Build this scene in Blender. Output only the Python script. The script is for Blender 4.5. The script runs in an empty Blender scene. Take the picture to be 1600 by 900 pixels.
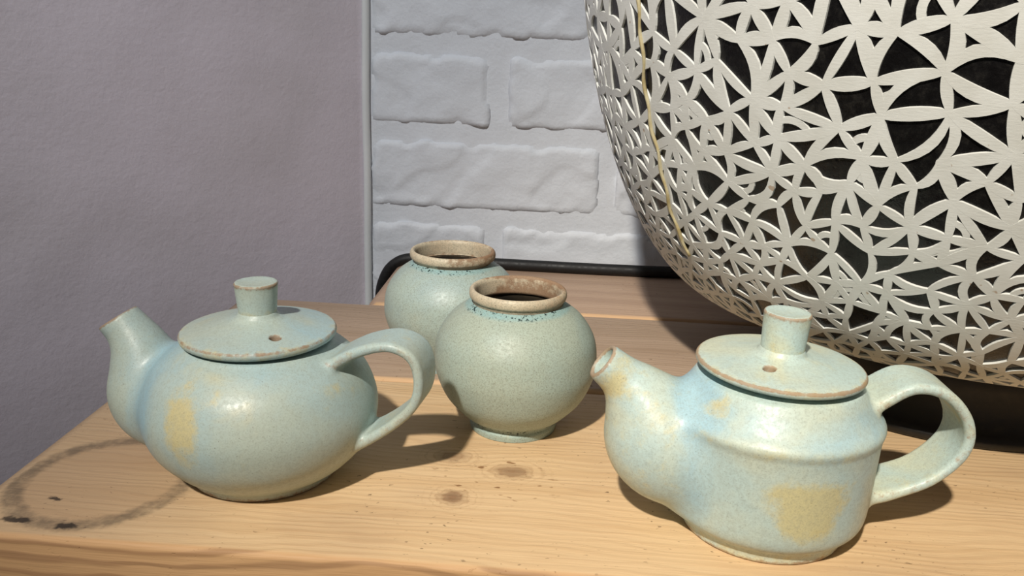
import bpy, bmesh, math, random
import numpy as np
from mathutils import Vector, Matrix, noise as mnoise
from mathutils.geometry import delaunay_2d_cdt

scene = bpy.context.scene
COL = scene.collection
random.seed(7)
rng = np.random.default_rng(7)

# ------------------------------------------------------------------ camera
CAM_POS = np.array([0.0, 0.0, 0.23])
FPX = 1350.0
def cam_axes(pitch, roll, yaw):
    p, r, y = [math.radians(a) for a in (pitch, roll, yaw)]
    fwd = np.array([math.sin(y)*math.cos(p), math.cos(y)*math.cos(p), -math.sin(p)])
    right = np.array([math.cos(y), -math.sin(y), 0.0])
    up = np.cross(right, fwd)
    return (right*math.cos(r) + up*math.sin(r), up*math.cos(r) - right*math.sin(r), fwd)
CR, CU, CF = cam_axes(16.2, 2.15, -3.3)
cd = bpy.data.cameras.new('camera')
cam = bpy.data.objects.new('camera', cd)
COL.objects.link(cam)
cd.sensor_width = 36.0
cd.lens = FPX/1600.0*36.0
cd.clip_start = 0.01
m = Matrix.Identity(4)
for i in range(3):
    m[i][0], m[i][1], m[i][2], m[i][3] = CR[i], CU[i], -CF[i], CAM_POS[i]
cam.matrix_world = m
scene.camera = cam

# ------------------------------------------------------------------ world, lights, exposure
w = bpy.data.worlds.new('room_light')
scene.world = w
w.use_nodes = True
bg = w.node_tree.nodes['Background']
bg.inputs[0].default_value = (0.93, 0.95, 1.0, 1)
bg.inputs[1].default_value = 0.075

def spot(name, loc, aim, power, col, size, blend, radius):
    l = bpy.data.lights.new(name, 'SPOT')
    l.energy = power; l.color = col; l.spot_size = math.radians(size); l.spot_blend = blend
    l.shadow_soft_size = radius
    o = bpy.data.objects.new(name, l); COL.objects.link(o)
    o.location = loc
    o.rotation_euler = (Vector(aim) - Vector(loc)).to_track_quat('-Z', 'Y').to_euler()
    return o
spot('ceiling_spotlight', (-0.50, -1.35, 1.95), (0.30, 0.26, 0.0), 375, (1.0, 0.90, 0.745), 33, 1.0, 0.045)
spot('wall_fill_light', (-0.55, -1.36, 1.97), (-0.26, 0.90, 0.33), 162, (0.98, 0.99, 1.0), 34, 1.0, 0.05)  # added fill lamp, unseen, brightens the brick and plaster walls

vs = scene.view_settings
scene.display_settings.display_device = 'sRGB'
vs.view_transform = 'Standard'
vs.look = 'None'
vs.exposure = 0.0
vs.gamma = 1.0
vs.use_curve_mapping = False

# ------------------------------------------------------------------ helpers
def srgb(r, g, b):
    f = lambda c: (c/255.0/12.92) if c/255.0 <= 0.04045 else ((c/255.0+0.055)/1.055)**2.4
    return (f(r), f(g), f(b), 1.0)

def tag(o, label=None, cat=None, group=None, kind=None):
    if label: o['label'] = label
    if cat: o['category'] = cat
    if group: o['group'] = group
    if kind: o['kind'] = kind
    return o

def mesh_obj(name, verts, faces, mat, parent=None, smooth=True, attrs=None, normals=None):
    me = bpy.data.meshes.new(name)
    me.from_pydata([tuple(map(float, v)) for v in verts], [], [tuple(map(int, f)) for f in faces])
    me.update()
    if mat: me.materials.append(mat)
    if smooth:
        me.polygons.foreach_set('use_smooth', [True]*len(me.polygons))
    if attrs:
        for k, vals in attrs.items():
            a = me.attributes.new(k, 'FLOAT', 'POINT')
            a.data.foreach_set('value', np.asarray(vals, dtype=np.float32))
    if normals is not None:
        me.normals_split_custom_set_from_vertices([tuple(map(float, n)) for n in normals])
    o = bpy.data.objects.new(name, me)
    COL.objects.link(o)
    if parent: o.parent = parent
    return o

def empty(name, loc, label, cat, group=None):
    o = bpy.data.objects.new(name, None)
    o.empty_display_size = 0.03
    COL.objects.link(o)
    o.location = loc
    return tag(o, label, cat, group)

def catmull(pts, n=10):
    P = np.array(pts, float)
    Q = np.vstack([2*P[0]-P[1], P, 2*P[-1]-P[-2]])
    out = []
    t = np.linspace(0, 1, n, endpoint=False)[:, None]
    for i in range(1, len(Q)-2):
        a, b, c, d = Q[i-1], Q[i], Q[i+1], Q[i+2]
        out.append(.5*((2*b)+(-a+c)*t+(2*a-5*b+4*c-d)*t**2+(-a+3*b-3*c+d)*t**3))
    return np.vstack(out+[P[-1:]])

def lathe(prof, seg=96, wob=0.0, seed=0):
    """prof: (r, z) list; r = 0 ends are closed by poles"""
    V, F = [], []
    idx = []
    for (r, z) in prof:
        if r < 1e-6:
            idx.append([len(V)]); V.append((0, 0, z))
        else:
            row = []
            for k in range(seg):
                a = 2*math.pi*k/seg
                rr = r*(1 + wob*mnoise.noise(Vector((math.cos(a)*1.3+seed, math.sin(a)*1.3, z*18))))
                row.append(len(V)); V.append((rr*math.cos(a), rr*math.sin(a), z))
            idx.append(row)
    for a, b in zip(idx[:-1], idx[1:]):
        if len(a) == 1 and len(b) == 1: continue
        for k in range(seg):
            k2 = (k+1) % seg
            if len(a) == 1: F.append((a[0], b[k2], b[k]))
            elif len(b) == 1: F.append((a[k], a[k2], b[0]))
            else: F.append((a[k], a[k2], b[k2], b[k]))
    return np.array(V), F

def tube(path, rad, seg=16):
    P = np.array(path, float)
    n = len(P)
    R = np.broadcast_to(np.asarray(rad, float), (n,))
    V, F = [], []
    T = np.gradient(P, axis=0); T /= np.linalg.norm(T, axis=1)[:, None]
    up = np.array([0, 0, 1.0])
    if abs(T[0] @ up) > .9: up = np.array([0, 1.0, 0])
    nrm = up - T[0]*(up @ T[0]); nrm /= np.linalg.norm(nrm)
    for i in range(n):
        nrm = nrm - T[i]*(nrm @ T[i]); nrm /= np.linalg.norm(nrm)
        b = np.cross(T[i], nrm)
        for k in range(seg):
            a = 2*math.pi*k/seg
            V.append(P[i] + R[i]*(math.cos(a)*nrm + math.sin(a)*b))
    for i in range(n-1):
        for k in range(seg):
            k2 = (k+1) % seg
            F.append((i*seg+k, i*seg+k2, (i+1)*seg+k2, (i+1)*seg+k))
    F.append(tuple(range(seg-1, -1, -1))); F.append(tuple(range((n-1)*seg, n*seg)))
    return np.array(V), F

def rounded_box(x0, x1, y0, y1, z0, z1, bev, nseg=3, cuts=1):
    bm = bmesh.new()
    bmesh.ops.create_cube(bm, size=1.0)
    for v in bm.verts:
        v.co = Vector(((x0+x1)/2 + v.co.x*(x1-x0), (y0+y1)/2 + v.co.y*(y1-y0), (z0+z1)/2 + v.co.z*(z1-z0)))
    bmesh.ops.bevel(bm, geom=bm.edges[:], offset=bev, segments=nseg, affect='EDGES', profile=0.5)
    V = np.array([v.co[:] for v in bm.verts]); bm.verts.index_update()
    F = [[v.index for v in f.verts] for f in bm.faces]
    bm.free()
    return V, F

# ------------------------------------------------------------------ node material helper
class NT:
    def __init__(s, name):
        s.mat = bpy.data.materials.new(name); s.mat.use_nodes = True
        s.t = s.mat.node_tree; s.b = s.t.nodes['Principled BSDF']
    def n(s, typ, **kw):
        nd = s.t.nodes.new(typ)
        for k, v in kw.items(): setattr(nd, k, v)
        return nd
    def l(s, a, b): s.t.links.new(a, b)
    def setin(s, sock, v):
        if isinstance(v, bpy.types.NodeSocket): s.l(v, sock)
        else: sock.default_value = v
    def obj(s):
        return s.n('ShaderNodeTexCoord').outputs['Object']
    def mapping(s, vec, scale=(1, 1, 1), loc=(0, 0, 0), rot=(0, 0, 0)):
        m = s.n('ShaderNodeMapping'); s.l(vec, m.inputs[0])
        m.inputs['Scale'].default_value = scale; m.inputs['Location'].default_value = loc; m.inputs['Rotation'].default_value = rot
        return m.outputs[0]
    def noise(s, vec, scale, detail=4, rough=.55, dist=0.0, out='Fac'):
        n = s.n('ShaderNodeTexNoise'); s.l(vec, n.inputs['Vector'])
        n.inputs['Scale'].default_value = scale; n.inputs['Detail'].default_value = detail
        n.inputs['Roughness'].default_value = rough; n.inputs['Distortion'].default_value = dist
        return n.outputs[out]
    def math(s, op, a, b=0.0, c=0.0, clamp=False):
        n = s.n('ShaderNodeMath', operation=op); n.use_clamp = clamp
        s.setin(n.inputs[0], a); s.setin(n.inputs[1], b); s.setin(n.inputs[2], c)
        return n.outputs[0]
    def ramp(s, fac, lo, hi, a=0.0, b=1.0):
        n = s.n('ShaderNodeMapRange', interpolation_type='SMOOTHSTEP')
        s.setin(n.inputs['Value'], fac)
        n.inputs['From Min'].default_value = lo; n.inputs['From Max'].default_value = hi
        n.inputs['To Min'].default_value = a; n.inputs['To Max'].default_value = b
        return n.outputs[0]
    def mix(s, fac, a, b, mode='MIX'):
        n = s.n('ShaderNodeMix', data_type='RGBA', blend_type=mode)
        s.setin(n.inputs[0], fac); s.setin(n.inputs[6], a); s.setin(n.inputs[7], b)
        return n.outputs[2]
    def attr(s, name):
        return s.n('ShaderNodeAttribute', attribute_name=name).outputs['Fac']
    def bump(s, h, strength, dist):
        n = s.n('ShaderNodeBump'); s.l(h, n.inputs['Height'])
        n.inputs['Strength'].default_value = strength; n.inputs['Distance'].default_value = dist
        return n.outputs[0]
    def done(s, col, rough, normal=None, **kw):
        s.setin(s.b.inputs['Base Color'], col); s.setin(s.b.inputs['Roughness'], rough)
        if normal is not None: s.l(normal, s.b.inputs['Normal'])
        for k, v in kw.items(): s.setin(s.b.inputs[k], v)
        return s.mat

# ------------------------------------------------------------------ materials
def mat_wood(name, base, dark, light, seed, front=False, edge_y=None):
    N = NT(name)
    v = N.obj()
    warp = N.noise(N.mapping(v, (2.2, 7, 7), (seed, seed*2, 0)), 3.0, 3)
    g = N.mapping(v, (2.0, 46, 46), (seed*1.7, seed, 0))
    # growth ring lines: bands across the plank, long along it
    sep = N.n('ShaderNodeSeparateXYZ'); N.l(v, sep.inputs[0])
    y = N.math('ADD', sep.outputs['Y'], N.math('MULTIPLY', sep.outputs['Z'], 0.8))
    yy = N.math('ADD', N.math('MULTIPLY', y, 1150.0), N.math('MULTIPLY', warp, 46.0))
    rings = N.math('SINE', yy)
    rings = N.ramp(rings, -0.6, 1.0)
    fine = N.noise(N.mapping(v, (14, 700, 700), (seed, 0, 0)), 1.0, 3, .6)
    broad = N.noise(g, 1.0, 4, .6)
    patch = N.noise(N.mapping(v, (4, 9, 9), (seed*3, 1, 0)), 1.6, 4, .6)
    col = N.mix(N.ramp(broad, .3, .7), base, light)
    col = N.mix(N.math('MULTIPLY', rings, N.ramp(patch, .35, .75, .06, .22)), col, dark)
    col = N.mix(N.ramp(fine, .52, .8, 0, .28), col, dark)
    col = N.mix(N.ramp(patch, .5, .78, 0, .30), col, srgb(150, 122, 104))
    # tiny pits and specks of dirt
    sp = N.noise(N.mapping(v, (260, 420, 420), (seed, 4, 0)), 1.0, 2, .5)
    spm = N.math('MULTIPLY', N.ramp(sp, .66, .73), N.ramp(N.noise(v, 14.0, 3), .42, .62))
    col = N.mix(N.math('MULTIPLY', spm, .75), col, srgb(84, 60, 42))
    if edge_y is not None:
        lit_arris = N.ramp(sep.outputs['Y'], edge_y+.0012, edge_y+.0042, .8, 0)  # cut-edge colour, lightened to paint in the lit arris at the joints
        col = N.mix(lit_arris, col, srgb(208, 170, 126))
    if front:
        wob = N.noise(v, 190.0, 3, .6, out='Color')
        ve = N.n('ShaderNodeVectorMath', operation='MULTIPLY_ADD')
        N.l(wob, ve.inputs[0]); ve.inputs[1].default_value = (.007, .007, 0); N.l(v, ve.inputs[2])
        vec = ve.outputs[0]
        def dist(c, sc=(1, 1), rot=0):
            m1 = N.n('ShaderNodeVectorMath', operation='SUBTRACT'); N.l(vec, m1.inputs[0])
            m1.inputs[1].default_value = (c[0]+.0035, c[1]+.0035, 0)
            m2 = N.mapping(m1.outputs[0], (sc[0], sc[1], 0), rot=(0, 0, rot))
            ln = N.n('ShaderNodeVectorMath', operation='LENGTH'); N.l(m2, ln.inputs[0])
            return ln.outputs['Value']
        # round water stain left by a pot
        left_tone = N.ramp(N.math('ADD', sep.outputs['X'], N.math('MULTIPLY', N.noise(v, 18.0, 4, .6), .10)), -.19, -.06, .40, 0)  # greyer brown towards the left end of the plank
        col = N.mix(left_tone, col, srgb(150, 126, 108))
        face = N.ramp(sep.outputs['Y'], .3375, .3400, 1, 0)
        fr = N.ramp(N.math('SINE', N.math('ADD', N.math('MULTIPLY', sep.outputs['Z'], 900.0), N.math('MULTIPLY', warp, 30.0))), -.2, 1.0)
        col = N.mix(N.math('MULTIPLY', face, .75), col, N.mix(N.math('MULTIPLY', fr, .7), srgb(190, 148, 104), srgb(130, 88, 56)))
        d = dist((-.2318, .3915), (1.06, 1.0))
        ring = N.math('SUBTRACT', 1.0, N.ramp(N.math('ABSOLUTE', N.math('SUBTRACT', d, .0445)), .0018, .0076))
        ring = N.math('MULTIPLY', ring, N.ramp(N.noise(v, 60.0, 4, .7), .30, .62, .35, 1.0))
        inner = N.ramp(d, .038, .048, .30, 0)
        col = N.mix(inner, col, srgb(150, 118, 92))
        col = N.mix(N.math('MULTIPLY', ring, .62), col, srgb(58, 54, 50))
        for c, sx, sy in (((-.2533, .3492), .0095, .0028), ((-.2273, .3468), .0062, .0030), ((-.2463, .3699), .0050, .0020)):
            k = dist(c, (1/sx, 1/sy))
            col = N.mix(N.math('SUBTRACT', .88, N.ramp(k, .55, 1.1, 0, .88)), col, srgb(34, 28, 26))
        for c, sx, sy, a in (((-.0497, .397), .0090, .0085, .72), ((-.0209, .4286), .0125, .0095, .6), ((-.0557, .442), .0110, .0085, .5), ((.245, .352), .012, .008, .45)):
            k = dist(c, (1/sx, 1/sy))
            kk = N.math('SUBTRACT', 1.0, N.ramp(k, .25, 1.15))
            col = N.mix(N.math('MULTIPLY', kk, a), col, srgb(108, 74, 52))
            rg = N.ramp(N.math('SINE', N.math('MULTIPLY', k, 15.0)), .2, 1.0)
            halo = N.math('MULTIPLY', rg, N.math('SUBTRACT', 1.0, N.ramp(k, .7, 2.3)))
            col = N.mix(N.math('MULTIPLY', halo, .25), col, srgb(140, 98, 64))
        # crumbs of bark between the knots
        k = dist((-.030, .420), (1/.040, 1/.035))
        cr = N.math('MULTIPLY', N.ramp(N.noise(N.mapping(v, (120, 240, 1)), 1.0, 2), .63, .70), N.math('SUBTRACT', 1.0, N.ramp(k, .5, 1.2)))
        col = N.mix(N.math('MULTIPLY', cr, .8), col, srgb(120, 78, 40))
    h = N.math('ADD', N.math('MULTIPLY', rings, .35), N.math('ADD', N.math('MULTIPLY', fine, .8), N.math('MULTIPLY', spm, -1.2)))
    nb = N.bump(h, .45, .0006)
    return N.done(col, N.ramp(fine, .2, .8, .50, .70), nb, **{'Specular IOR Level': .35})

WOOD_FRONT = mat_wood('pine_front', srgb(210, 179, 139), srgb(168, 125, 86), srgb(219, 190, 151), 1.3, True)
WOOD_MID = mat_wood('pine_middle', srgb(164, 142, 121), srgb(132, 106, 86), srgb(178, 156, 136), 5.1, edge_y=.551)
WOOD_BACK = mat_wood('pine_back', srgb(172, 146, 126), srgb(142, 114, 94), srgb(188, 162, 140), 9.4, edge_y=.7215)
WOOD_UNDER = mat_wood('pine_legs', srgb(170, 138, 108), srgb(120, 90, 66), srgb(188, 156, 124), 3.7)

def mat_paint(name, col, col2, rough, bumps):
    N = NT(name)
    v = N.obj()
    a = N.noise(v, bumps[0], 5, .6)
    b = N.noise(v, bumps[1], 3, .5)
    big = N.noise(v, 6.0, 3)
    c = N.mix(N.ramp(big, .3, .75), col, col2)
    h = N.math('ADD', N.math('MULTIPLY', a, 1.0), N.math('MULTIPLY', b, .35))
    return N.done(c, rough, N.bump(h, bumps[2], bumps[3]), **{'Specular IOR Level': .3})
PLASTER = mat_paint('lilac_grey_plaster', srgb(215, 206, 215), srgb(205, 197, 203), .7, (95.0, 330.0, .34, .0020))
BRICKPAINT = mat_paint('white_brick_paint', srgb(218, 222, 228), srgb(210, 214, 220), .55, (60.0, 240.0, .40, .0020))
TRIMPAINT = mat_paint('white_trim_paint', srgb(220, 222, 222), srgb(206, 210, 210), .5, (40.0, 200.0, .25, .001))
FLOORM = mat_paint('grey_floor', srgb(120, 112, 104), srgb(104, 98, 92), .7, (30.0, 200.0, .2, .001))

def mat_glaze(name, main, main2, blue, ochre, edge, speck=.25, seed=0.0, patchy=1.0, rough=.42, pits=False):
    N = NT(name)
    v = N.mapping(N.obj(), loc=(seed, seed*1.3, seed*.7))
    c1 = N.noise(v, 22.0, 4, .55, .3)
    c2 = N.noise(N.mapping(v, (1, 1, .55)), 30.0, 5, .6, .5)
    mott = N.noise(v, 420.0, 3, .6)
    grain = N.noise(v, 1150.0, 2, .6)
    col = N.mix(N.ramp(c1, .36, .66), main, main2)
    bl = N.math('ADD', N.attr('blue'), N.math('MULTIPLY', N.math('SUBTRACT', c2, .5), 1.5*patchy))
    col = N.mix(N.ramp(bl, .25, .95, 0, .85), col, blue)
    oc = N.math('ADD', N.attr('ochre'), N.math('MULTIPLY', N.math('SUBTRACT', N.noise(v, 120.0, 6, .68), .5), 1.15))
    oc2 = N.math('ADD', N.ramp(oc, .30, .78, 0, .85), N.math('MULTIPLY', N.ramp(N.noise(v, 27.0, 5, .6, .4), .58, .74), .40*patchy), clamp=True)
    col = N.mix(oc2, col, ochre)
    col = N.mix(N.ramp(mott, .35, .75, 0, .22), col, srgb(146, 150, 138))
    col = N.mix(N.ramp(grain, .42, .75, 0, .50 if pits else .22), col, srgb(112, 114, 100))
    sp = N.noise(v, 1700.0, 1, .4)
    col = N.mix(N.math('MULTIPLY', N.ramp(sp, .70, .76), speck), col, srgb(86, 66, 44))
    e = N.math('ADD', N.attr('edge'), N.math('MULTIPLY', N.math('SUBTRACT', N.noise(v, 230.0, 5, .75), .5), 1.5))
    col = N.mix(N.ramp(e, .42, .85, 0, .72), col, edge)
    if pits:
        pm = N.math('MULTIPLY', N.attr('pit'), N.ramp(N.noise(v, 520.0, 2, .5), .58, .66))
        col = N.mix(pm, col, srgb(20, 44, 46))
    h = N.math('ADD', N.math('MULTIPLY', mott, .5), N.math('MULTIPLY', grain, .4))
    rg = N.math('ADD', N.ramp(mott, .3, .7, rough-.06, rough+.08), N.math('MULTIPLY', N.ramp(e, .42, .8), .2))
    return N.done(col, rg, N.bump(h, .22 if not pits else .38, .0005), **{'Specular IOR Level': .5})

GL_L = mat_glaze('celadon_glaze_squat', srgb(167, 188, 189), srgb(177, 188, 177), srgb(148, 184, 200), srgb(200, 186, 134), srgb(140, 100, 64), .55, 0.0, .8)
GL_R = mat_glaze('celadon_glaze_straight', srgb(190, 212, 211), srgb(206, 214, 196), srgb(164, 202, 220), srgb(214, 202, 150), srgb(156, 116, 76), .4, 3.1, 1.0)
GL_J1 = mat_glaze('celadon_glaze_jar', srgb(164, 182, 175), srgb(168, 180, 167), srgb(134, 178, 184), srgb(196, 186, 150), srgb(142, 104, 72), .75, 6.3, .25, .5, True)
GL_J2 = mat_glaze('celadon_glaze_jar_blue', srgb(170, 186, 178), srgb(162, 182, 182), srgb(134, 178, 184), srgb(196, 186, 150), srgb(142, 104, 72), .55, 8.2, .45, .46, True)
GL_RIM = mat_glaze('bare_clay_rim', srgb(206, 194, 170), srgb(186, 166, 140), srgb(196, 190, 172), srgb(176, 134, 96), srgb(122, 84, 54), .8, 4.4, 1.1, .55, True)

def mat_inner():
    N = NT('dark_bare_clay'); v = N.obj()
    return N.done(N.mix(N.ramp(N.noise(v, 90.0, 4), .3, .7), srgb(74, 62, 46), srgb(48, 42, 34)), .8)
INNER = mat_inner()
def mat_lattice():
    N = NT('chalk_white_relief')
    v = N.obj()
    a = N.noise(v, 40.0, 4); f = N.noise(N.mapping(v, (1, 1, 4)), 300.0, 3)
    col = N.mix(N.ramp(a, .3, .7), srgb(222, 225, 224), srgb(210, 212, 209))
    rust = N.ramp(N.noise(v, 170.0, 2, .4), .735, .77, 0, .6)
    col = N.mix(rust, col, srgb(150, 110, 60))
    return N.done(col, .48, N.bump(f, .2, .0005), **{'Specular IOR Level': .4})
LATTICE = mat_lattice()
def mat_black(name, col, rough, bump):
    N = NT(name); v = N.obj()
    a = N.noise(v, 180.0, 4, .7)
    c = N.mix(N.ramp(a, .5, .8, 0, .5), col, srgb(48, 46, 42))
    return N.done(c, N.ramp(a, .3, .7, rough-.08, rough+.12), N.bump(a, bump, .0008))
BLACK = mat_black('black_lacquer', srgb(15, 14, 15), .32, .5)
FOOTBLACK = mat_black('black_foot_lacquer', srgb(20, 17, 15), .45, .15)
CABLEM = mat_black('black_rubber', srgb(16, 16, 17), .55, .05)
def mat_seam():
    N = NT('yellowed_seam'); v = N.obj()
    return N.done(N.mix(N.ramp(N.noise(v, 120.0, 3), .3, .7), srgb(196, 188, 156), srgb(168, 152, 108)), .5)
SEAM = mat_seam()

# ------------------------------------------------------------------ structure: walls, floor
WALL_Y = 0.912
CORNER = np.array([-0.212, WALL_Y])
FLOOR_Z = -0.46
TOP_Z = 1.3
def grid_sheet(name, fn, nu, nv, mat):
    V = [fn(i/nu, j/nv) for j in range(nv+1) for i in range(nu+1)]
    F = [(j*(nu+1)+i, j*(nu+1)+i+1, (j+1)*(nu+1)+i+1, (j+1)*(nu+1)+i) for j in range(nv) for i in range(nu)]
    return mesh_obj(name, V, F, mat)
def slab(name, x0, x1, y0, y1, z0, z1, mat):
    V = [(x0, y0, z0), (x1, y0, z0), (x1, y1, z0), (x0, y1, z0), (x0, y0, z1), (x1, y0, z1), (x1, y1, z1), (x0, y1, z1)]
    F = [(0, 3, 2, 1), (4, 5, 6, 7), (0, 1, 5, 4), (1, 2, 6, 5), (2, 3, 7, 6), (3, 0, 4, 7)]
    return mesh_obj(name, V, F, mat, smooth=False)
tag(slab('floor', -2.2, 2.4, -1.6, 1.1, FLOOR_Z-.05, FLOOR_Z, FLOORM), kind='structure')

# back wall: mortar bed, slightly uneven, with a thickness behind it
def back_fn(u, v):
    x = CORNER[0]-.01 + u*1.4; z = FLOOR_Z + v*(TOP_Z-FLOOR_Z)
    return (x, WALL_Y + .0012*mnoise.noise(Vector((x*14, 0, z*14))) + .0006*mnoise.noise(Vector((x*60, 3, z*60))), z)
wb = grid_sheet('wall_back', back_fn, 260, 320, BRICKPAINT)
tag(wb, kind='structure')

# painted bricks, each its own piece of the wall
BH, BP, BL, BJ = .072, .0889, .236, .018
ROW0 = 0.0500      # underside of the course whose joint shows right of the jars
def brick_mesh(L, seed, H=BH, D=.0034):
    nu, nv = max(8, int(L/.0038)), 18
    V, F = [], []
    off = Vector((seed*3.1, seed*1.7, seed*.9))
    for j in range(nv+1):
        for i in range(nu+1):
            u, v = i/nu, j/nv
            # denser rows close to the arrises
            uu = u; vv = v
            x, z = uu*L, vv*H
            e = .0046*mnoise.noise(Vector((x*42, z*42, 0))+off) + .0022*mnoise.noise(Vector((x*110, z*110, 5))+off)
            dx = min(x, L-x); dz = min(z, H-z)
            rc = .012
            if dx < rc and dz < rc: dd = rc - math.hypot(rc-dx, rc-dz)
            else: dd = min(dx, dz)
            dd = dd + e*1.2
            t = max(0.0, min(1.0, (dd-.0004)/.0034)); t = t*t*(3-2*t)
            lump = .0016*mnoise.noise(Vector((x*28, z*28, 9))+off) + .0008*mnoise.noise(Vector((x*80, z*80, 2))+off)
            # flaked upper-left face under the paint
            fl = mnoise.noise(Vector((x*16, z*22, 21))+off)
            fl = max(0.0, min(1.0, (fl-.12)/.05)); fl = fl*fl*(3-2*fl)
            y = -(D*t) - lump*t + .0016*fl*t + .0015*(1-t)
            V.append((x - L/2, y, z))
            if i < nu and j < nv:
                a = j*(nu+1)+i
                F.append((a, a+1, a+nu+2, a+nu+1))
    # returns to the wall so the brick is a solid lump
    me_v = np.array(V)
    rim = [i for i in range(nu+1)] + [(j+1)*(nu+1)-1 for j in range(1, nv+1)] + [nv*(nu+1)+i for i in range(nu-1, -1, -1)] + [j*(nu+1) for j in range(nv-1, 0, -1)]
    base = len(V)
    back = [(V[k][0], .012, V[k][2]) for k in rim]
    V = V + back
    n = len(rim)
    for k in range(n):
        k2 = (k+1) % n
        F.append((rim[k2], rim[k], base+k, base+k2))
    F.append(tuple(base+k for k in range(n)))
    return V, F
brick_cache = {}
def brick_data(L, seed):
    key = (round(L, 4), seed)
    if key not in brick_cache:
        V, F = brick_mesh(L, seed)
        me = bpy.data.meshes.new('brick')
        me.from_pydata(V, [], F); me.update(); me.materials.append(BRICKPAINT)
        me.polygons.foreach_set('use_smooth', [True]*len(me.polygons))
        brick_cache[key] = me
    return brick_cache[key]
XEND = 1.12
nb = 0
for row in range(-5, 8):
    z0 = ROW0 + row*BP
    first_end = {0: .035, 1: -.082}.get(row)
    if first_end is None:
        first_end = (-.075 if row % 2 else .030) + .012*math.sin(row*2.3)
    x0 = CORNER[0] + .004
    x1 = first_end
    k = 0
    while x0 < XEND - .03:
        x1 = min(x1, XEND)
        near = row in (-1, 0, 1, 2) and k < 2
        seed = (row*5+k*3+60) if near else (row*7+k*5) % 6
        me = brick_data(x1-x0, seed)
        o = bpy.data.objects.new('brick', me); COL.objects.link(o); o.parent = wb
        o.location = ((x0+x1)/2, WALL_Y, z0)
        x0 = x1 + BJ; x1 = x0 + BL; k += 1

# plaster wall running away to the left of the corner, towards the viewer
WT = np.array([-0.75, -0.66]); WT /= np.linalg.norm(WT)
WN = np.array([-WT[1], WT[0]])
def left_fn(u, v):
    p = CORNER + WT*(u*1.6); z = FLOOR_Z + v*(TOP_Z-FLOOR_Z)
    k = .0012*mnoise.noise(Vector((u*30, 7, z*18)))
    return (p[0]+WN[0]*k, p[1]+WN[1]*k, z)
tag(grid_sheet('wall_left', left_fn, 200, 200, PLASTER), kind='structure')
# rounded bead of filler down the corner
zs = np.linspace(FLOOR_Z, TOP_Z, 120)
bead = [(CORNER[0]+.0012*mnoise.noise(Vector((0, 1, z*9))), CORNER[1]-.0035+.0008*mnoise.noise(Vector((4, 1, z*12))), z) for z in zs]
bv, bf = tube(bead, .0042, 12)
tag(mesh_obj('trim_1', bv, bf, TRIMPAINT), kind='structure')

# ------------------------------------------------------------------ table of planks
TH = .040
table = empty('plank_table', (0, .55, FLOOR_Z), 'pale pine plank table carrying the teapots, jars and lattice vessel', 'table')
def plank(x0, x1, y0, y1, mat, seed, label=None, bev=.0035):
    """a sawn plank with slightly wavy arrises, modelled in world space"""
    nx = 160
    sect = []
    z0, z1 = -TH, 0.0
    nseg = 4
    cs = [(y0, z1, 1, -1), (y1, z1, -1, -1), (y1, z0, -1, 1), (y0, z0, 1, 1)]
    def ring(wy0, wy1):
        R = []
        for ci, (cy, cz, sy, sz) in enumerate(cs):
            cy = cy + (wy0 if sy > 0 else wy1)
            oy, oz = cy + sy*bev, cz + sz*bev
            a0 = {0: math.pi, 1: math.pi/2, 2: 0, 3: -math.pi/2}[ci]
            for k in range(nseg+1):
                a = a0 - (math.pi/2)*k/nseg
                R.append((oy + bev*math.cos(a), oz + bev*math.sin(a)))
        return R
    V, F = [], []
    per = 4*(nseg+1)
    for i in range(nx+1):
        x = x0 + (x1-x0)*i/nx
        wy0 = .0012*mnoise.noise(Vector((x*9, seed, 0))) + .0005*mnoise.noise(Vector((x*50, seed, 2)))
        wy1 = .0012*mnoise.noise(Vector((x*8, seed+5, 1)))
        ins = bev*.8 if i in (0, nx) else 0
        for (yy, zz) in ring(wy0, wy1):
            cy, cz = (y0+y1)/2, -TH/2
            if ins:
                yy = cy + (yy-cy)*(1-ins/((y1-y0)/2)); zz = cz + (zz-cz)*(1-ins/(TH/2))
            V.append((x, yy, zz))
    # extra rings right inside the ends give them a worn bevel
    for i in range(nx):
        for k in range(per):
            k2 = (k+1) % per
            F.append((i*per+k, i*per+k2, (i+1)*per+k2, (i+1)*per+k))
    F.append(tuple(range(per-1, -1, -1))); F.append(tuple(range(nx*per, (nx+1)*per)))
    F = [tuple(reversed(f)) for f in F]
    loc = table.location
    V = [(a, b, c) for a, b, c in V]
    o = mesh_obj('plank', V, F, mat, None)
    me = o.data
    for p in me.polygons:
        if len(p.vertices) > 4: p.use_smooth = False
    o.parent = table
    o.matrix_parent_inverse = Matrix.Translation(-Vector(loc))
    if label: o['label'] = label
    return o
T_X0, T_X1 = -.284, .98
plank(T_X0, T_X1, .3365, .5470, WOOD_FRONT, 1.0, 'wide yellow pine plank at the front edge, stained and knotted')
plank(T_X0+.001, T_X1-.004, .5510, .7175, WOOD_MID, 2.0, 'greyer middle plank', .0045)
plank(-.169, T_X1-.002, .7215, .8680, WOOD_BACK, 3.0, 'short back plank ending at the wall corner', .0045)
def table_part(name, x0, x1, y0, y1, z0, z1):
    V, F = rounded_box(x0, x1, y0, y1, z0, z1, .002, 2)
    o = mesh_obj(name, V, F, WOOD_UNDER, table, smooth=False)
    o.matrix_parent_inverse = Matrix.Translation(-Vector(table.location))
    return o
for x in (-.12, .84):
    table_part('crossbar', x-.03, x+.03, .36, .85, -TH-.045, -TH)
    for y in (.38, .79):
        table_part('leg', x-.028, x+.028, y-.005, y+.05, FLOOR_Z, -TH-.045)

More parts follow.
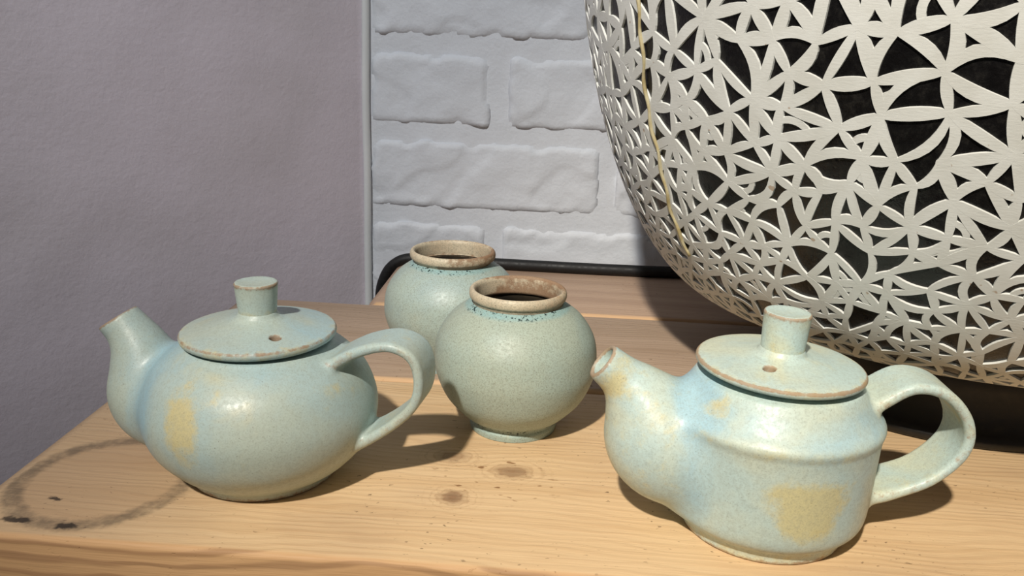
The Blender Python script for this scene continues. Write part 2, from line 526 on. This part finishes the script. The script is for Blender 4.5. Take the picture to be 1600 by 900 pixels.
# ------------------------------------------------------------------ big lattice vessel
BC = (.280, .620)
bowl = empty('lattice_vessel', (BC[0], BC[1], 0), 'large round black vessel wrapped in a raised white petal lattice, at the right edge', 'vase')
RM, ZM, ZB, NB, RB = .2775, .312, .0610, 1.72, .173
def bowl_profile():
    t = np.linspace(math.pi/2, 0, 90)
    tt = np.sin(t)**(2/NB); z = ZM - tt*(ZM-ZB)
    r = RB + (RM-RB)*np.clip(1-tt**NB, 0, 1)**(1/NB)
    low = np.stack([r, z], 1)
    a = np.linspace(0, 1.32, 60)[1:]
    up = np.stack([.09 + (RM-.09)*np.cos(a), ZM + .27*np.sin(a)], 1)
    return np.vstack([low, up])
BPROF = bowl_profile()
V, F = lathe([(.118, .046), (.150, .0540), (.166, .0572)] + [tuple(p) for p in BPROF] + [(BPROF[-1, 0]-.008, BPROF[-1, 1]+.012), (BPROF[-1, 0]-.014, BPROF[-1, 1]+.008), (BPROF[-1, 0]-.006, BPROF[-1, 1]-.02), (.20, ZM+.13), (.262, ZM), (.20, .10), (.10, .07), (0, .066)], 160)
mesh_obj('body', V, F, BLACK, bowl)
V, F = lathe([(0, 0), (.1265, 0), (.1290, .0020), (.1290, .0060), (.1255, .0085), (.1215, .020), (.1200, .034), (.1215, .046), (.118, .050), (0, .050)], 128)
fo = mesh_obj('foot', V, F, FOOTBLACK, bowl)
fo['label'] = 'plain black lacquered foot ring'

# conformal chart of the surface: u = angle, v = integral of ds / r
seg = np.linalg.norm(np.diff(BPROF, axis=0), axis=1)
rm_ = (BPROF[1:, 0]+BPROF[:-1, 0])/2
VV = np.concatenate([[0], np.cumsum(seg/rm_)])
TAN = np.gradient(BPROF, axis=0); TAN /= np.linalg.norm(TAN, axis=1)[:, None]
def surf(u, v, h):
    r = np.interp(v, VV, BPROF[:, 0]); z = np.interp(v, VV, BPROF[:, 1])
    tr = np.interp(v, VV, TAN[:, 0]); tz = np.interp(v, VV, TAN[:, 1])
    nr, nz = tz, -tr
    return np.stack([(r+nr*h)*np.cos(u), (r+nr*h)*np.sin(u), z+nz*h], -1)
def spacing(z):
    return np.interp(z, [.06, .10, .16, .24, .34, .6], [.0110, .0127, .0156, .0186, .0210, .0210])
VMAX = VV[-1]
pts = []
cell = {}
def add_pts(ntry):
    area = np.concatenate([[0], np.cumsum(seg*rm_/spacing((BPROF[1:, 1]+BPROF[:-1, 1])/2)**2)])
    q = rng.random(ntry)*area[-1]
    vs_ = np.interp(q, area, VV); us = rng.random(ntry)*2*math.pi
    for u, v in zip(us, vs_):
        r = np.interp(v, VV, BPROF[:, 0]); z = np.interp(v, VV, BPROF[:, 1])
        d = spacing(z)*.86
        x, y = r*math.cos(u), r*math.sin(u)
        ci = (int(x//.03), int(y//.03), int(z//.03))
        ok = True
        for a in (-1, 0, 1):
            for b in (-1, 0, 1):
                for c in (-1, 0, 1):
                    for (px, py, pz) in cell.get((ci[0]+a, ci[1]+b, ci[2]+c), ()):
                        if (px-x)**2+(py-y)**2+(pz-z)**2 < d*d: ok = False; break
                    if not ok: break
                if not ok: break
            if not ok: break
        if ok:
            cell.setdefault(ci, []).append((x, y, z)); pts.append((u, v))
add_pts(36000)
# ring of nodes on the lower border so the lattice ends in a scalloped hem
base_pts = list(pts)
wrap = [(u, v) for u, v in base_pts]
ids = list(range(len(base_pts)))
for i, (u, v) in enumerate(base_pts):
    if u < .6: wrap.append((u+2*math.pi, v)); ids.append(i)
    if u > 2*math.pi-.6: wrap.append((u-2*math.pi, v)); ids.append(i)
res = delaunay_2d_cdt([Vector(p) for p in wrap], [], [], 0, 1e-7)
edges = {}
for e in res[1]:
    a, b = e
    ia, ib = res[3][a][0], res[3][b][0]
    k = (min(ids[ia], ids[ib]), max(ids[ia], ids[ib]))
    ua = wrap[ia][0]
    if -0.05 <= ua <= 2*math.pi+.05 and k not in edges and ids[ia] != ids[ib]:
        edges[k] = (wrap[ia], wrap[ib])
def petal_geo(A, B, bow, w0, h, n=9, tip=.42, ext=.0011):
    """leaf-shaped strip: flat top, short sloping sides, ends reaching a little past the node so neighbours fuse"""
    A = np.array(A); B = np.array(B)
    d = B-A; L = np.linalg.norm(d); pn = np.array([-d[1], d[0]])/L
    x = ext/(np.interp((A[1]+B[1])/2, VV, BPROF[:, 0])*L)
    t = np.concatenate([[-x, -x*.55], np.linspace(0, 1, n-1), [1+x*.55, 1+x]])
    C = A[None]+d[None]*t[:, None] + pn[None]*(bow*L*4*t*(1-t))[:, None]
    T = np.gradient(C, axis=0); T /= np.linalg.norm(T, axis=1)[:, None]
    P = np.stack([-T[:, 1], T[:, 0]], 1)
    r = np.interp(C[:, 1], VV, BPROF[:, 0])
    prof_ = tip + (1-tip)*np.sin(math.pi*np.clip(t, 0, 1))**.75
    prof_[[0, -1]] = tip*.45; prof_[[1, -2]] = tip*.85
    wd = (w0*prof_)/r
    cols = []
    for k, hh in ((-1.0, -.0004), (-.93, h), (.93, h), (1.0, -.0004)):
        q = C + P*(wd*k)[:, None]
        q[:, 1] = np.clip(q[:, 1], 0, VMAX)
        cols.append(surf(q[:, 0], q[:, 1], hh))
    V = np.stack(cols[:2]+cols[1:3]+cols[2:], 1).reshape(-1, 3)
    m_ = 6; nn = len(t)-1
    top = [(i*m_+2, (i+1)*m_+2, (i+1)*m_+3, i*m_+3) for i in range(nn)]
    side = [(i*m_+k, (i+1)*m_+k, (i+1)*m_+k+1, i*m_+k+1) for i in range(nn) for k in (0, 4)]
    side += [(0, 1, 4, 5), (nn*m_+5, nn*m_+4, nn*m_+1, nn*m_)]
    return V, top, side
def petal_mesh(name, V, top, side):
    o = mesh_obj(name, V, top+side, LATTICE, bowl)
    o.data.polygons.foreach_set('use_smooth', [True]*len(top)+[False]*len(side))
    return o
petals = []
kept = {}
for (i, j), (A, B) in edges.items():
    vm = (A[1]+B[1])/2
    r = np.interp(vm, VV, BPROF[:, 0]); z = np.interp(vm, VV, BPROF[:, 1])
    L = math.hypot(A[0]-B[0], A[1]-B[1])*r; s = spacing(z)
    if L > 2.1*s or random.random() < .06: continue
    q = random.random()
    bow = random.gauss(0, .05) if q < .80 else random.choice((-1, 1))*random.uniform(.12, .24)
    w0 = np.interp(z, [.06, .12, .24, .4], [.0019, .0023, .0033, .0038])*random.uniform(.82, 1.15)
    kept[(i, j)] = bow
    petals.append(petal_geo(A, B, bow, w0, .00115+random.random()*.00005, tip=float(np.interp(z, [.08, .16, .26], [.60, .46, .34]))*random.uniform(.9, 1.12)))
# crescents that close a triangle between two neighbouring strips
for tri in res[2]:
    ii = [res[3][k][0] for k in tri]
    if len(ii) != 3 or not (0 <= wrap[ii[0]][0] < 2*math.pi) or random.random() > .34: continue
    k = random.randrange(3)
    P0, P1, P2 = [np.array(wrap[ii[(k+q) % 3]]) for q in range(3)]
    key = [ids[ii[(k+q) % 3]] for q in range(3)]
    if any(abs(kept.get((min(key[0], e_), max(key[0], e_)), 9)) > .06 for e_ in key[1:]): continue
    f = random.uniform(.40, .60)
    A = P0+(P1-P0)*f; B = P0+(P2-P0)*f
    z = np.interp(A[1], VV, BPROF[:, 1]); r = np.interp(A[1], VV, BPROF[:, 0])
    d = B-A; L = np.linalg.norm(d); pn = np.array([-d[1], d[0]])/L
    if L*r < .006 or L*r > .03: continue
    sg = 1 if pn @ ((A+B)/2-P0) > 0 else -1
    w0 = np.interp(z, [.06, .12, .24, .4], [.0014, .0016, .0021, .0023])
    petals.append(petal_geo(A, B, sg*random.uniform(.12, .26), w0, .00105, tip=.75, ext=.0004))
def petal_px(V):
    P = V + np.array([BC[0], BC[1], 0]) - CAM_POS
    x, y, z = P@CR, P@CU, P@CF
    px = 800+FPX*x/z; py = 450-FPX*y/z
    c = V.mean(0); n = np.array([c[0], c[1], (c[2]-ZM)*.7])
    if n @ (c+np.array([BC[0], BC[1], 0])-CAM_POS) > 0: return 0
    if px.min() < 0 or px.max() > 1600 or py.max() > 900 or py.min() < 0: return 0
    return (px.max()-px.min())*(py.max()-py.min())
size = np.array([petal_px(p[0]) for p in petals])
order = np.argsort(-size)
big = set(order[:300].tolist())
RV, RT, RS = [], [], []
nv = 0
for k, (V, top, side) in enumerate(petals):
    if k in big:
        petal_mesh('petal', V, top, side)
    else:
        RV.append(V); RT += [tuple(i+nv for i in f) for f in top]; RS += [tuple(i+nv for i in f) for f in side]; nv += len(V)
rest = petal_mesh('petal_lattice', np.vstack(RV), RT, RS)
tag(rest, kind='stuff')
# yellowed seam running down the side like a meridian
SEAM_U = math.radians(206)
vv_ = np.linspace(.35, VMAX*.93, 150)
uu_ = SEAM_U + .004*np.sin(vv_*23) + .004*np.sin(vv_*61)
sp_ = surf(uu_, vv_, .0016)
rad = .0008*(1 + .55*np.abs(np.sin(vv_*34)))
V, F = tube(sp_, rad, 8)
o = mesh_obj('seam', V, F, SEAM, bowl); o['label'] = 'yellowed seam line running down the side'
V, F = lathe([(BPROF[-1, 0]+.002, BPROF[-1, 1]-.002), (BPROF[-1, 0]+.003, BPROF[-1, 1]+.008), (BPROF[-1, 0]-.006, BPROF[-1, 1]+.015), (BPROF[-1, 0]-.015, BPROF[-1, 1]+.008), (BPROF[-1, 0]-.012, BPROF[-1, 1]-.004)], 96)
mesh_obj('rim', V, F, FOOTBLACK, bowl)

# ------------------------------------------------------------------ signed-distance clay modelling
def poly_sdf(R, Z, P):
    """signed distance to the closed polygon P (negative inside)"""
    d2 = np.full(R.shape, 1e9); inside = np.zeros(R.shape, bool)
    n = len(P)
    for i in range(n):
        x0, y0 = P[i]; x1, y1 = P[(i+1) % n]
        ex, ey = x1-x0, y1-y0; L2 = ex*ex+ey*ey
        if L2 < 1e-16: continue
        t = np.clip(((R-x0)*ex+(Z-y0)*ey)/L2, 0, 1)
        d2 = np.minimum(d2, (R-x0-t*ex)**2+(Z-y0-t*ey)**2)
        if y0 != y1:
            c = ((y0 <= Z) & (Z < y1)) | ((y1 <= Z) & (Z < y0))
            inside ^= c & (R < x0+(Z-y0)/(y1-y0)*ex)
    return np.where(inside, -1, 1)*np.sqrt(d2)
def lathe_sdf(X, Y, Z, prof):
    P = [(-p[0], p[1]) for p in prof[::-1]] + [tuple(p) for p in prof]
    r = np.sqrt(X*X+Y*Y)
    rt = np.linspace(0, float(r.max())+1e-4, 240); zt = Z[0, 0, :]
    tab = poly_sdf(rt[:, None]+0*zt[None], zt[None]+0*rt[:, None], P)
    fi = r[:, :, 0]/(rt[1]-rt[0]); i0 = np.clip(fi.astype(int), 0, len(rt)-2); f = (fi-i0)[:, :, None]
    return tab[i0]*(1-f)+tab[i0+1]*f
def smin(a, b, k):
    h = np.clip(.5+.5*(b-a)/k, 0, 1)
    return b*(1-h)+a*h-k*h*(1-h)
def sweep_round(X, Y, Z, C, R):
    D = np.full(X.shape, 1.0)
    for c, r in zip(C, R):
        D = np.minimum(D, np.sqrt((X-c[0])**2+(Y-c[1])**2+(Z-c[2])**2)-r)
    return D
def sweep_ribbon(X, Y, Z, C, B, W, R):
    D = np.full(X.shape, 1.0)
    for c, w, r in zip(C, W, R):
        qx, qy, qz = X-c[0], Y-c[1], Z-c[2]
        s = np.clip(qx*B[0]+qy*B[1], -w, w)
        D = np.minimum(D, np.sqrt((qx-s*B[0])**2+(qy-s*B[1])**2+qz**2)-r)
    return D
def surface_nets(F, org, h):
    S = F < 0
    nx, ny, nz = F.shape
    acc = np.zeros((nx-1, ny-1, nz-1, 3), np.float32); cnt = np.zeros((nx-1, ny-1, nz-1), np.float32)
    def sl(o, n): return slice(o, n-1+o)
    for ax in range(3):
        for o1 in (0, 1):
            for o2 in (0, 1):
                oo = [0, 0, 0]; oth = [a for a in range(3) if a != ax]
                oo[oth[0]], oo[oth[1]] = o1, o2
                p = list(oo); p[ax] = 1
                A = F[sl(oo[0], nx), sl(oo[1], ny), sl(oo[2], nz)]; B = F[sl(p[0], nx), sl(p[1], ny), sl(p[2], nz)]
                m = (A < 0) != (B < 0)
                t = np.where(m, A/np.where(m, A-B, 1), 0)
                for a in range(3):
                    acc[..., a] += m*(t if a == ax else oo[a])
                cnt += m
    act = cnt > 0
    vid = np.full(act.shape, -1, np.int64); vid[act] = np.arange(act.sum())
    I = np.argwhere(act)
    V = (I + acc[act]/cnt[act][:, None])*h + np.array(org)
    faces = []
    for ax in range(3):
        a1, a2 = (ax+1) % 3, (ax+2) % 3
        lo = [slice(None)]*3; hi = [slice(None)]*3
        lo[ax] = slice(0, -1); hi[ax] = slice(1, None)
        A = S[tuple(lo)]; B = S[tuple(hi)]
        E = np.argwhere(A != B)
        E = E[(E[:, a1] > 0) & (E[:, a2] > 0) & (E[:, a1] < act.shape[a1]) & (E[:, a2] < act.shape[a2])]
        flip = A[tuple(E.T)]
        def cellid(d1, d2):
            q = E.copy(); q[:, a1] -= d1; q[:, a2] -= d2
            return vid[tuple(q.T)]
        Q = np.stack([cellid(1, 1), cellid(0, 1), cellid(0, 0), cellid(1, 0)], 1)
        Q[~flip] = Q[~flip][:, ::-1]
        faces.append(Q)
    return V, np.vstack(faces)
def trilin(G, org, h, P):
    q = (P-np.array(org))/h
    i = np.clip(np.floor(q).astype(int), 0, np.array(G.shape[:3])-2); f = q-i
    out = 0
    for a in (0, 1):
        for b in (0, 1):
            for c in (0, 1):
                w_ = (f[:, 0] if a else 1-f[:, 0])*(f[:, 1] if b else 1-f[:, 1])*(f[:, 2] if c else 1-f[:, 2])
                g = G[i[:, 0]+a, i[:, 1]+b, i[:, 2]+c]
                out = out + (g*w_ if g.ndim == 1 else g*w_[:, None])
    return out
def clay(Fd, org, h):
    V, Q = surface_nets(Fd, org, h)
    gx, gy, gz = np.gradient(Fd, h)
    for _ in range(2):
        d = trilin(Fd, org, h, V)
        g = np.stack([trilin(gg, org, h, V) for gg in (gx, gy, gz)], 1)
        V = V - (d/np.maximum((g*g).sum(1), .2))[:, None]*g*.9
    g = np.stack([trilin(gg, org, h, V) for gg in (gx, gy, gz)], 1)
    g /= np.maximum(np.linalg.norm(g, axis=1), 1e-6)[:, None]
    return V, Q, g
def split_parts(V, Q, Nn, labels, names, mat, parent, attrs):
    out = []
    fl = np.sort(labels[Q], axis=1)[:, 1]
    for k, nm in enumerate(names):
        f = Q[fl == k]
        used = np.unique(f); mp = np.full(len(V), -1); mp[used] = np.arange(len(used))
        out.append(mesh_obj(nm, V[used], mp[f], mat, parent, True, {a: x[used] for a, x in attrs.items()}, Nn[used]))
    return out
def sst(x, a, b):
    t = np.clip((x-a)/(b-a), 0, 1); return t*t*(3-2*t)

def make_teapot(name, loc, label, mat, prof, spout, sphi, tipn, hollow, handle, hphi, hw, hr, lid, knob, lid_tilt, vent, ochre_fn, blue_fn, kspout=.007):
    root = empty(name, loc, label, 'teapot', 'celadon teapots')
    h = .0010
    lo = np.array([-.108, -.066, -.003]); hi = np.array([.110, .066, .100])
    n = np.ceil((hi-lo)/h).astype(int)+1
    ax = [lo[i]+h*np.arange(n[i]) for i in range(3)]
    X, Y, Z = np.meshgrid(*ax, indexing='ij')
    Fb = lathe_sdf(X, Y, Z, prof)
    # spout
    sd = np.array([math.cos(sphi), math.sin(sphi)])
    sp = catmull(spout, 12)
    C = np.stack([sp[:, 0]*sd[0], sp[:, 0]*sd[1], sp[:, 1]], 1)
    Fs = np.full(X.shape, .05)
    ix = np.searchsorted(ax[0], -.012)
    sub = (slice(0, ix),)
    Fs[sub] = sweep_round(X[sub], Y[sub], Z[sub], C, sp[:, 2])
    tn = np.array([tipn[0]*sd[0], tipn[0]*sd[1], tipn[1]]); tn /= np.linalg.norm(tn)
    tip = C[-1]
    cut = (X-tip[0])*tn[0]+(Y-tip[1])*tn[1]+(Z-tip[2])*tn[2]
    Fs = -smin(-Fs, -cut, .0012)
    hl = np.array([tip - tn*d for d in np.linspace(-.006, hollow[1], 16)])
    Fh = np.full(X.shape, .05)
    Fh[sub] = sweep_round(X[sub], Y[sub], Z[sub], hl, np.full(16, hollow[0]))
    # handle
    hd = np.array([math.cos(hphi), math.sin(hphi)]); hb = np.array([-hd[1], hd[0]])
    hc = catmull(handle, 12)
    C2 = np.stack([hc[:, 0]*hd[0], hc[:, 0]*hd[1], hc[:, 1]], 1)
    tt = np.linspace(0, 1, len(C2))
    ix2 = np.searchsorted(ax[0], .018)
    sub2 = (slice(ix2, None),)
    Fhd = np.full(X.shape, .05)
    Fhd[sub2] = sweep_ribbon(X[sub2], Y[sub2], Z[sub2], C2, hb, np.interp(tt, *hw), np.interp(tt, *hr))
    # slight hollow along the middle of the strap is left to the glaze
    Fd = smin(smin(Fb, Fs, kspout), Fhd, .0035)
    Fd = -smin(-Fd, Fh, .0010)
    V, Q, Nn = clay(Fd.astype(np.float64), lo, h)
    lab = np.argmin(np.stack([trilin(G, lo, h, V) for G in (Fb, np.minimum(Fs, np.abs(Fh)), Fhd)], 1), axis=1)
    # glaze wears to brown along the lip of the spout, strap edges and foot
    dl = np.abs((V-tip)@tn)
    e_tip = (1-sst(np.linalg.norm(V-tip, axis=1), hollow[0]+.0015, hollow[0]+.006))*(1-sst(dl, .0006, .0026))*.95
    vb = V[:, :2]@hb
    e_str = (lab == 2)*sst(np.abs(vb), .0100, .0140)*.48
    rr = np.hypot(V[:, 0], V[:, 1])
    e_foot = (1-sst(V[:, 2], .0005, .0055))*.75
    e_in = np.clip(e_tip+e_str+e_foot, 0, 1)
    D3 = np.stack([trilin(G, lo, h, V) for G in (Fb, Fs, Fhd)], 1)
    ws = sst(D3[:, 0]-D3[:, 1], -.010, .012); wh = sst(D3[:, 0]-D3[:, 2], -.004, .004)
    attrs = {'edge': e_in, 'ochre': ochre_fn(V, ws, wh), 'blue': blue_fn(V, ws, wh)}
    split_parts(V, Q, Nn, lab, ['body', 'spout', 'handle'], mat, root, attrs)
    # lid
    lr, lz, lt, rise, kb = lid
    lh = .0007
    lprof = [(0, lz-lt-.004), (lr*.80, lz-lt-.004), (lr*.82, lz-lt), (lr-.003, lz-lt), (lr-.0006, lz-lt*.7), (lr, lz-lt*.35), (lr-.0008, lz-.0002), (lr-.004, lz+.0006), (lr*.6, lz+rise*.45), (kb+.004, lz+rise*.85), (kb+.0015, lz+rise+.0004), (kb, lz+rise+.003), (0, lz+rise+.003)]
    llo = np.array([-lr-.003, -lr-.003, lz-lt-.007]); lhi = np.array([lr+.003, lr+.003, lz+rise+.006])
    ln = np.ceil((lhi-llo)/lh).astype(int)+1
    la = [llo[i]+lh*np.arange(ln[i]) for i in range(3)]
    X, Y, Z = np.meshgrid(*la, indexing='ij')
    Fl = lathe_sdf(X, Y, Z, lprof)
    Fv = np.maximum(np.hypot(X-vent[0], Y-vent[1])-.0027, (lz-.0035)-Z)
    Fl = -smin(-Fl, Fv, .0012)
    V, Q, Nn = clay(Fl, llo, lh)
    rr = np.hypot(V[:, 0], V[:, 1])
    dv = np.hypot(V[:, 0]-vent[0], V[:, 1]-vent[1])
    e = sst(rr, lr-.0028, lr-.0006)*(1-.9*sst(np.abs(V[:, 2]-(lz-.0006)), .0002, .0018))*lid_edge_gain(name)
    e = np.maximum(e, (1-sst(dv, .0026, .0044))*.85)
    att = {'edge': e, 'ochre': sst(rr, lr-.008, lr-.001)*.42, 'blue': blue_fn(V, None, None)}
    lo_ = mesh_obj('lid', V, Q, mat, root, True, att, Nn)
    piv = Matrix.Translation((0, 0, lz)); lo_.matrix_local = piv @ Matrix.Rotation(lid_tilt, 4, 'Y') @ piv.inverted()
    # knob
    kt, kbz, kz = knob[0], lz+rise-.001, knob[1]
    kp = [(kb, kbz), (kb+.0001, kbz+.003)] + [(kb+(kt-kb)*s, kbz+(kz-kbz)*s) for s in (.35, .6, .8, .93)] + [(kt, kz-.0010), (kt-.0004, kz-.0002), (kt-.0014, kz), (kt*.7, kz-.0004), (kt*.3, kz-.0006), (0, kz-.0006)]
    V, F = lathe(kp, 72, .012, 2.0)
    r_ = np.hypot(V[:, 0], V[:, 1])
    att = {'edge': (1-sst(np.abs(r_-kt), .0003, .0015))*(1-sst(np.abs(V[:, 2]-kz), .0012, .0026))*.8, 'ochre': (1-sst(V[:, 2], kbz, kz-.004))*.55*(r_ > .003), 'blue': np.zeros(len(V))}
    mesh_obj('knob', V, F, mat, lo_, True, att)
    return root
def lid_edge_gain(name):
    return .72 if name == 'squat_teapot' else .95

# squat round teapot
LP = (-.1552, .4165, 0)
profL = [(0, 0), (.0378, 0), (.0388, .0006)] + [tuple(p) for p in catmull([(.0396, .0040), (.0480, .0105), (.0570, .0215), (.0610, .0345), (.0600, .0460), (.0545, .0588), (.0455, .0682), (.0395, .0722)], 6)] + [(.0380, .0736), (.034, .0742), (0, .0742)]
def ochL(V, ws, wh):
    # long vertical drip on the front-left of the belly plus a small dab under the lid
    th = np.degrees(np.arctan2(V[:, 1], V[:, 0]))
    d1 = np.sqrt(((th+109+(V[:, 2]-.045)*160)/11)**2 + ((V[:, 2]-.048)/.019)**2)
    d2 = np.sqrt(((th+92)/8)**2 + ((V[:, 2]-.062)/.005)**2)
    d3 = np.sqrt(((th+30)/20)**2 + ((V[:, 2]-.058)/.010)**2)
    a = .85*(1-sst(d1, .1, 1.75)) + .45*(1-sst(d2, .1, 1.6)) + .40*(1-sst(d3, .1, 1.6))
    return (a*(1-ws)+.26*ws)*(1-wh)+.30*wh
def bluL(V, ws, wh):
    th = np.degrees(np.arctan2(V[:, 1], V[:, 0]))
    s = V[:, 0]
    joint = 1-sst(np.abs(-s-.056), .006, .020)
    left = sst(-V[:, 0], .012, .05)*.42
    top = sst(V[:, 2], .058, .072)*.38
    if ws is None: return .22+.36*sst(V[:, 0], .005, .03)
    return (joint*.50*sst(V[:, 2], .008, .02)*(1-.4*ws)+left*(1-ws)+top*(1-ws))*(1-wh)-.1*wh
make_teapot('squat_teapot', LP, 'squat round celadon teapot at the left, with an ochre drip on its belly', GL_L, profL,
    [(.040, .034, .027), (.052, .0345, .0268), (.0600, .0385, .0245), (.0635, .0500, .0195), (.0668, .0620, .0150), (.0720, .0715, .0120), (.0790, .0795, .0108)], math.radians(176), (.55, .83), (.0082, .012),
    [(.034, .0600), (.0440, .0680), (.0590, .0768), (.0745, .0808), (.0860, .0760), (.0898, .0640), (.0870, .0510), (.0760, .0388), (.0610, .0278), (.0520, .0235)], math.radians(-7),
    ([0, .15, .5, .85, 1], [.0130, .0112, .0108, .0106, .0112]), ([0, .3, .8, 1], [.0034, .0026, .0026, .0032]),
    (.0400, .0800, .0050, .0066, .0094), (.0111, .1050), math.radians(-1.0), (.0159, -.0208), ochL, bluL)

# straight-sided teapot with a shoulder ridge
RP = (.1068, .3945, 0)
profR = [(0, 0), (.0382, 0), (.0392, .0006), (.0398, .0040), (.0410, .0070)] + [tuple(p) for p in catmull([(.0448, .0096), (.0472, .0130), (.0484, .0190), (.0491, .0340), (.0497, .0520)], 6)] + [(.0501, .0570), (.0508, .0594), (.0511, .0610), (.0506, .0626), (.0492, .0643)] + [tuple(p) for p in catmull([(.0470, .0664), (.0434, .0710), (.0402, .0762)], 5)] + [(.0385, .0788), (.034, .0800), (0, .0800)]
def ochR(V, ws, wh):
    th = np.degrees(np.arctan2(V[:, 1], V[:, 0]))
    d1 = np.sqrt(((th+80)/(19+(V[:, 2]-.030)*420))**4 + ((V[:, 2]-.033)/.0150)**4)**.5
    ridge = (1-sst(np.abs(V[:, 2]-.0600), .0010, .0060))*.40
    neck = (1-sst(np.sqrt(((th+140)/14)**2+((V[:, 2]-.072)/.007)**2), .2, 1.5))*.55
    low = (1-sst(V[:, 2], .004, .011))*.45
    a = (1-sst(d1, .25, 1.7))*.95 + ridge + neck + low
    tipc = np.exp(-(((V[:, 0]+.078)/.006)**2+((V[:, 2]-.0755)/.006)**2+((V[:, 1]+.010)/.006)**2))*1.2
    return (a*(1-ws)+(.34+tipc)*ws)*(1-wh)+.30*wh
def bluR(V, ws, wh):
    joint = (1-sst(np.abs(-V[:, 0]-.043), .000, .021))
    band = (1-sst(np.abs(V[:, 2]-.069), .003, .009))*.35
    right = sst(V[:, 0], .02, .05)*.25
    if ws is None: return np.full(len(V), .10)
    return (joint*.78+(band+right+.12)*(1-ws))*(1-wh)-.2*wh
make_teapot('straight_teapot', RP, 'straight-sided celadon teapot with a shoulder ridge, in front of the lattice vessel', GL_R, profR,
    [(.030, .0400, .0300), (.042, .0405, .0300), (.0520, .0440, .0288), (.0590, .0550, .0225), (.0665, .0660, .0158), (.0745, .0745, .0112), (.0852, .0835, .0092)], math.radians(184), (.80, .60), (.0070, .014),
    [(.034, .0650), (.0440, .0705), (.0595, .0800), (.0755, .0772), (.0870, .0640), (.0875, .0490), (.0750, .0340), (.0575, .0255), (.0460, .0225)], math.radians(1),
    ([0, .15, .5, .85, 1], [.0135, .0118, .0116, .0116, .0125]), ([0, .3, .8, 1], [.0034, .0026, .0026, .0032]),
    (.0398, .0862, .0042, .0042, .0100), (.0110, .1110), math.radians(1.6), (-.0095, -.0182), ochR, bluR, .009)

# ------------------------------------------------------------------ round jars
def make_jar(name, loc, label, mat, sx, sz, rim_r, rim_z, seed, twist):
    root = empty(name, loc, label, 'jar', 'round celadon jars')
    out = catmull([(.0262, .0000), (.0268, .0035), (.0262, .0068), (.0320, .0110), (.0418, .0220), (.0474, .0350), (.0488, .0455), (.0467, .0590), (.0395, .0705), (.0305, .0775), (.0272, .0798)], 8)
    out = [(r*sx, z*sz) for r, z in out]
    nr, nz = out[-1]
    # inner wall
    inn = [(nr-.0010, nz-.0025), (nr-.0008, nz-.004), (.030*sx, .070*sz), (.041*sx, .060*sz), (.0445*sx, .046*sz), (.040*sx, .026*sz), (.025*sx, .010*sz), (0, .007*sz)]
    prof = [(0, .0015), (.018*sx, .0012)] + out
    Vi, Fi = lathe(inn, 96, .003, seed)
    mesh_obj('interior', Vi, Fi, INNER, root)['label'] = 'dark bare clay inside'
    V, F = lathe(prof, 120, .004, seed)
    r_ = np.hypot(V[:, 0], V[:, 1]); z = V[:, 2]
    outside = np.ones(len(V))
    th = np.arctan2(V[:, 1], V[:, 0])
    edge = (1-sst(z, .0002, .0016))*.45*outside
    blue = outside*(sst(z, nz-.0055, nz-.0015)*.85) + outside*(1-sst(z, .006, .012))*.6 - .15
    pit = outside*(sst(z, nz-.004, nz-.0015)*(np.cos(th+1.7) > .45) + (1-sst(np.abs(z-.0075), .001, .0035))*1.0*(np.cos(th+1.9) > -.2))
    och = outside*.25*(1-sst(z, .010, .03))
    mesh_obj('body', V, F, mat, root, True, {'edge': edge, 'blue': blue, 'ochre': och, 'pit': np.clip(pit, 0, 1)})
    # rounded lip
    rp = []
    zc = rim_z
    cr, ch = .0019, .0032
    rc = rim_r - cr
    for k in range(17):
        a = -math.pi*.75 + 1.72*math.pi*k/16
        rp.append((rc + cr*math.cos(a)*1.0, zc - ch + ch*math.sin(a)))
    rp = [(nr-.0002, nz-.0012)] + rp[2:] + [(rc-cr*.95, zc-.007), (rc-cr*1.0, nz-.0015), (rc-cr*.8, nz-.0034), (nr-.0012, nz-.0034)]
    V, F = lathe(rp, 120, .006, seed+3)
    th = np.arctan2(V[:, 1], V[:, 0]); z = V[:, 2]
    top = sst(z, zc-.0022, zc-.0002)
    inside = (np.hypot(V[:, 0], V[:, 1]) < rc-.0008)*(1-sst(z, nz-.003, nz+.001))*.7
    brown = inside + .55*top*np.clip(.75-.75*np.cos(th+1.9), 0, 1) + .62*sst(np.cos(th-twist), .3, .8)
    lowline = (1-sst(np.abs(z-(zc-.0062)), .0003, .0012))*.45
    mesh_obj('rim', V, F, GL_RIM, root, True, {'edge': np.clip(brown+lowline, 0, 1), 'blue': np.zeros(len(V)), 'ochre': .3*top, 'pit': lowline*.6})['label'] = 'cream and rust brown speckled rim'
    return root
make_jar('round_jar', (-.0245, .4895, 0), 'speckled grey-green round jar in front, between the two teapots', GL_J1, 1.0, 1.0, .0290, .0880, 1.0, 1.2)
make_jar('round_jar', (-.0765, .5880, 0), 'bluish grey-green round jar behind, half hidden by the other jar', GL_J2, .985, .965, .0302, .0850, 6.0, -.8)

# ------------------------------------------------------------------ cable along the foot of the wall
cp = catmull([(.72, .872, .0058), (.50, .880, .0058), (.30, .876, .0058), (.10, .858, .0058), (-.04, .856, .0058), (-.110, .858, .0060), (-.145, .858, .0068), (-.168, .859, .0020), (-.184, .862, -.018), (-.190, .866, -.060), (-.192, .868, -.20), (-.192, .868, FLOOR_Z+.006)], 14)
V, F = tube(cp, .0058, 18)
tag(mesh_obj('power_cable', V, F, CABLEM), 'thick black cable lying along the foot of the white brick wall', 'cable')
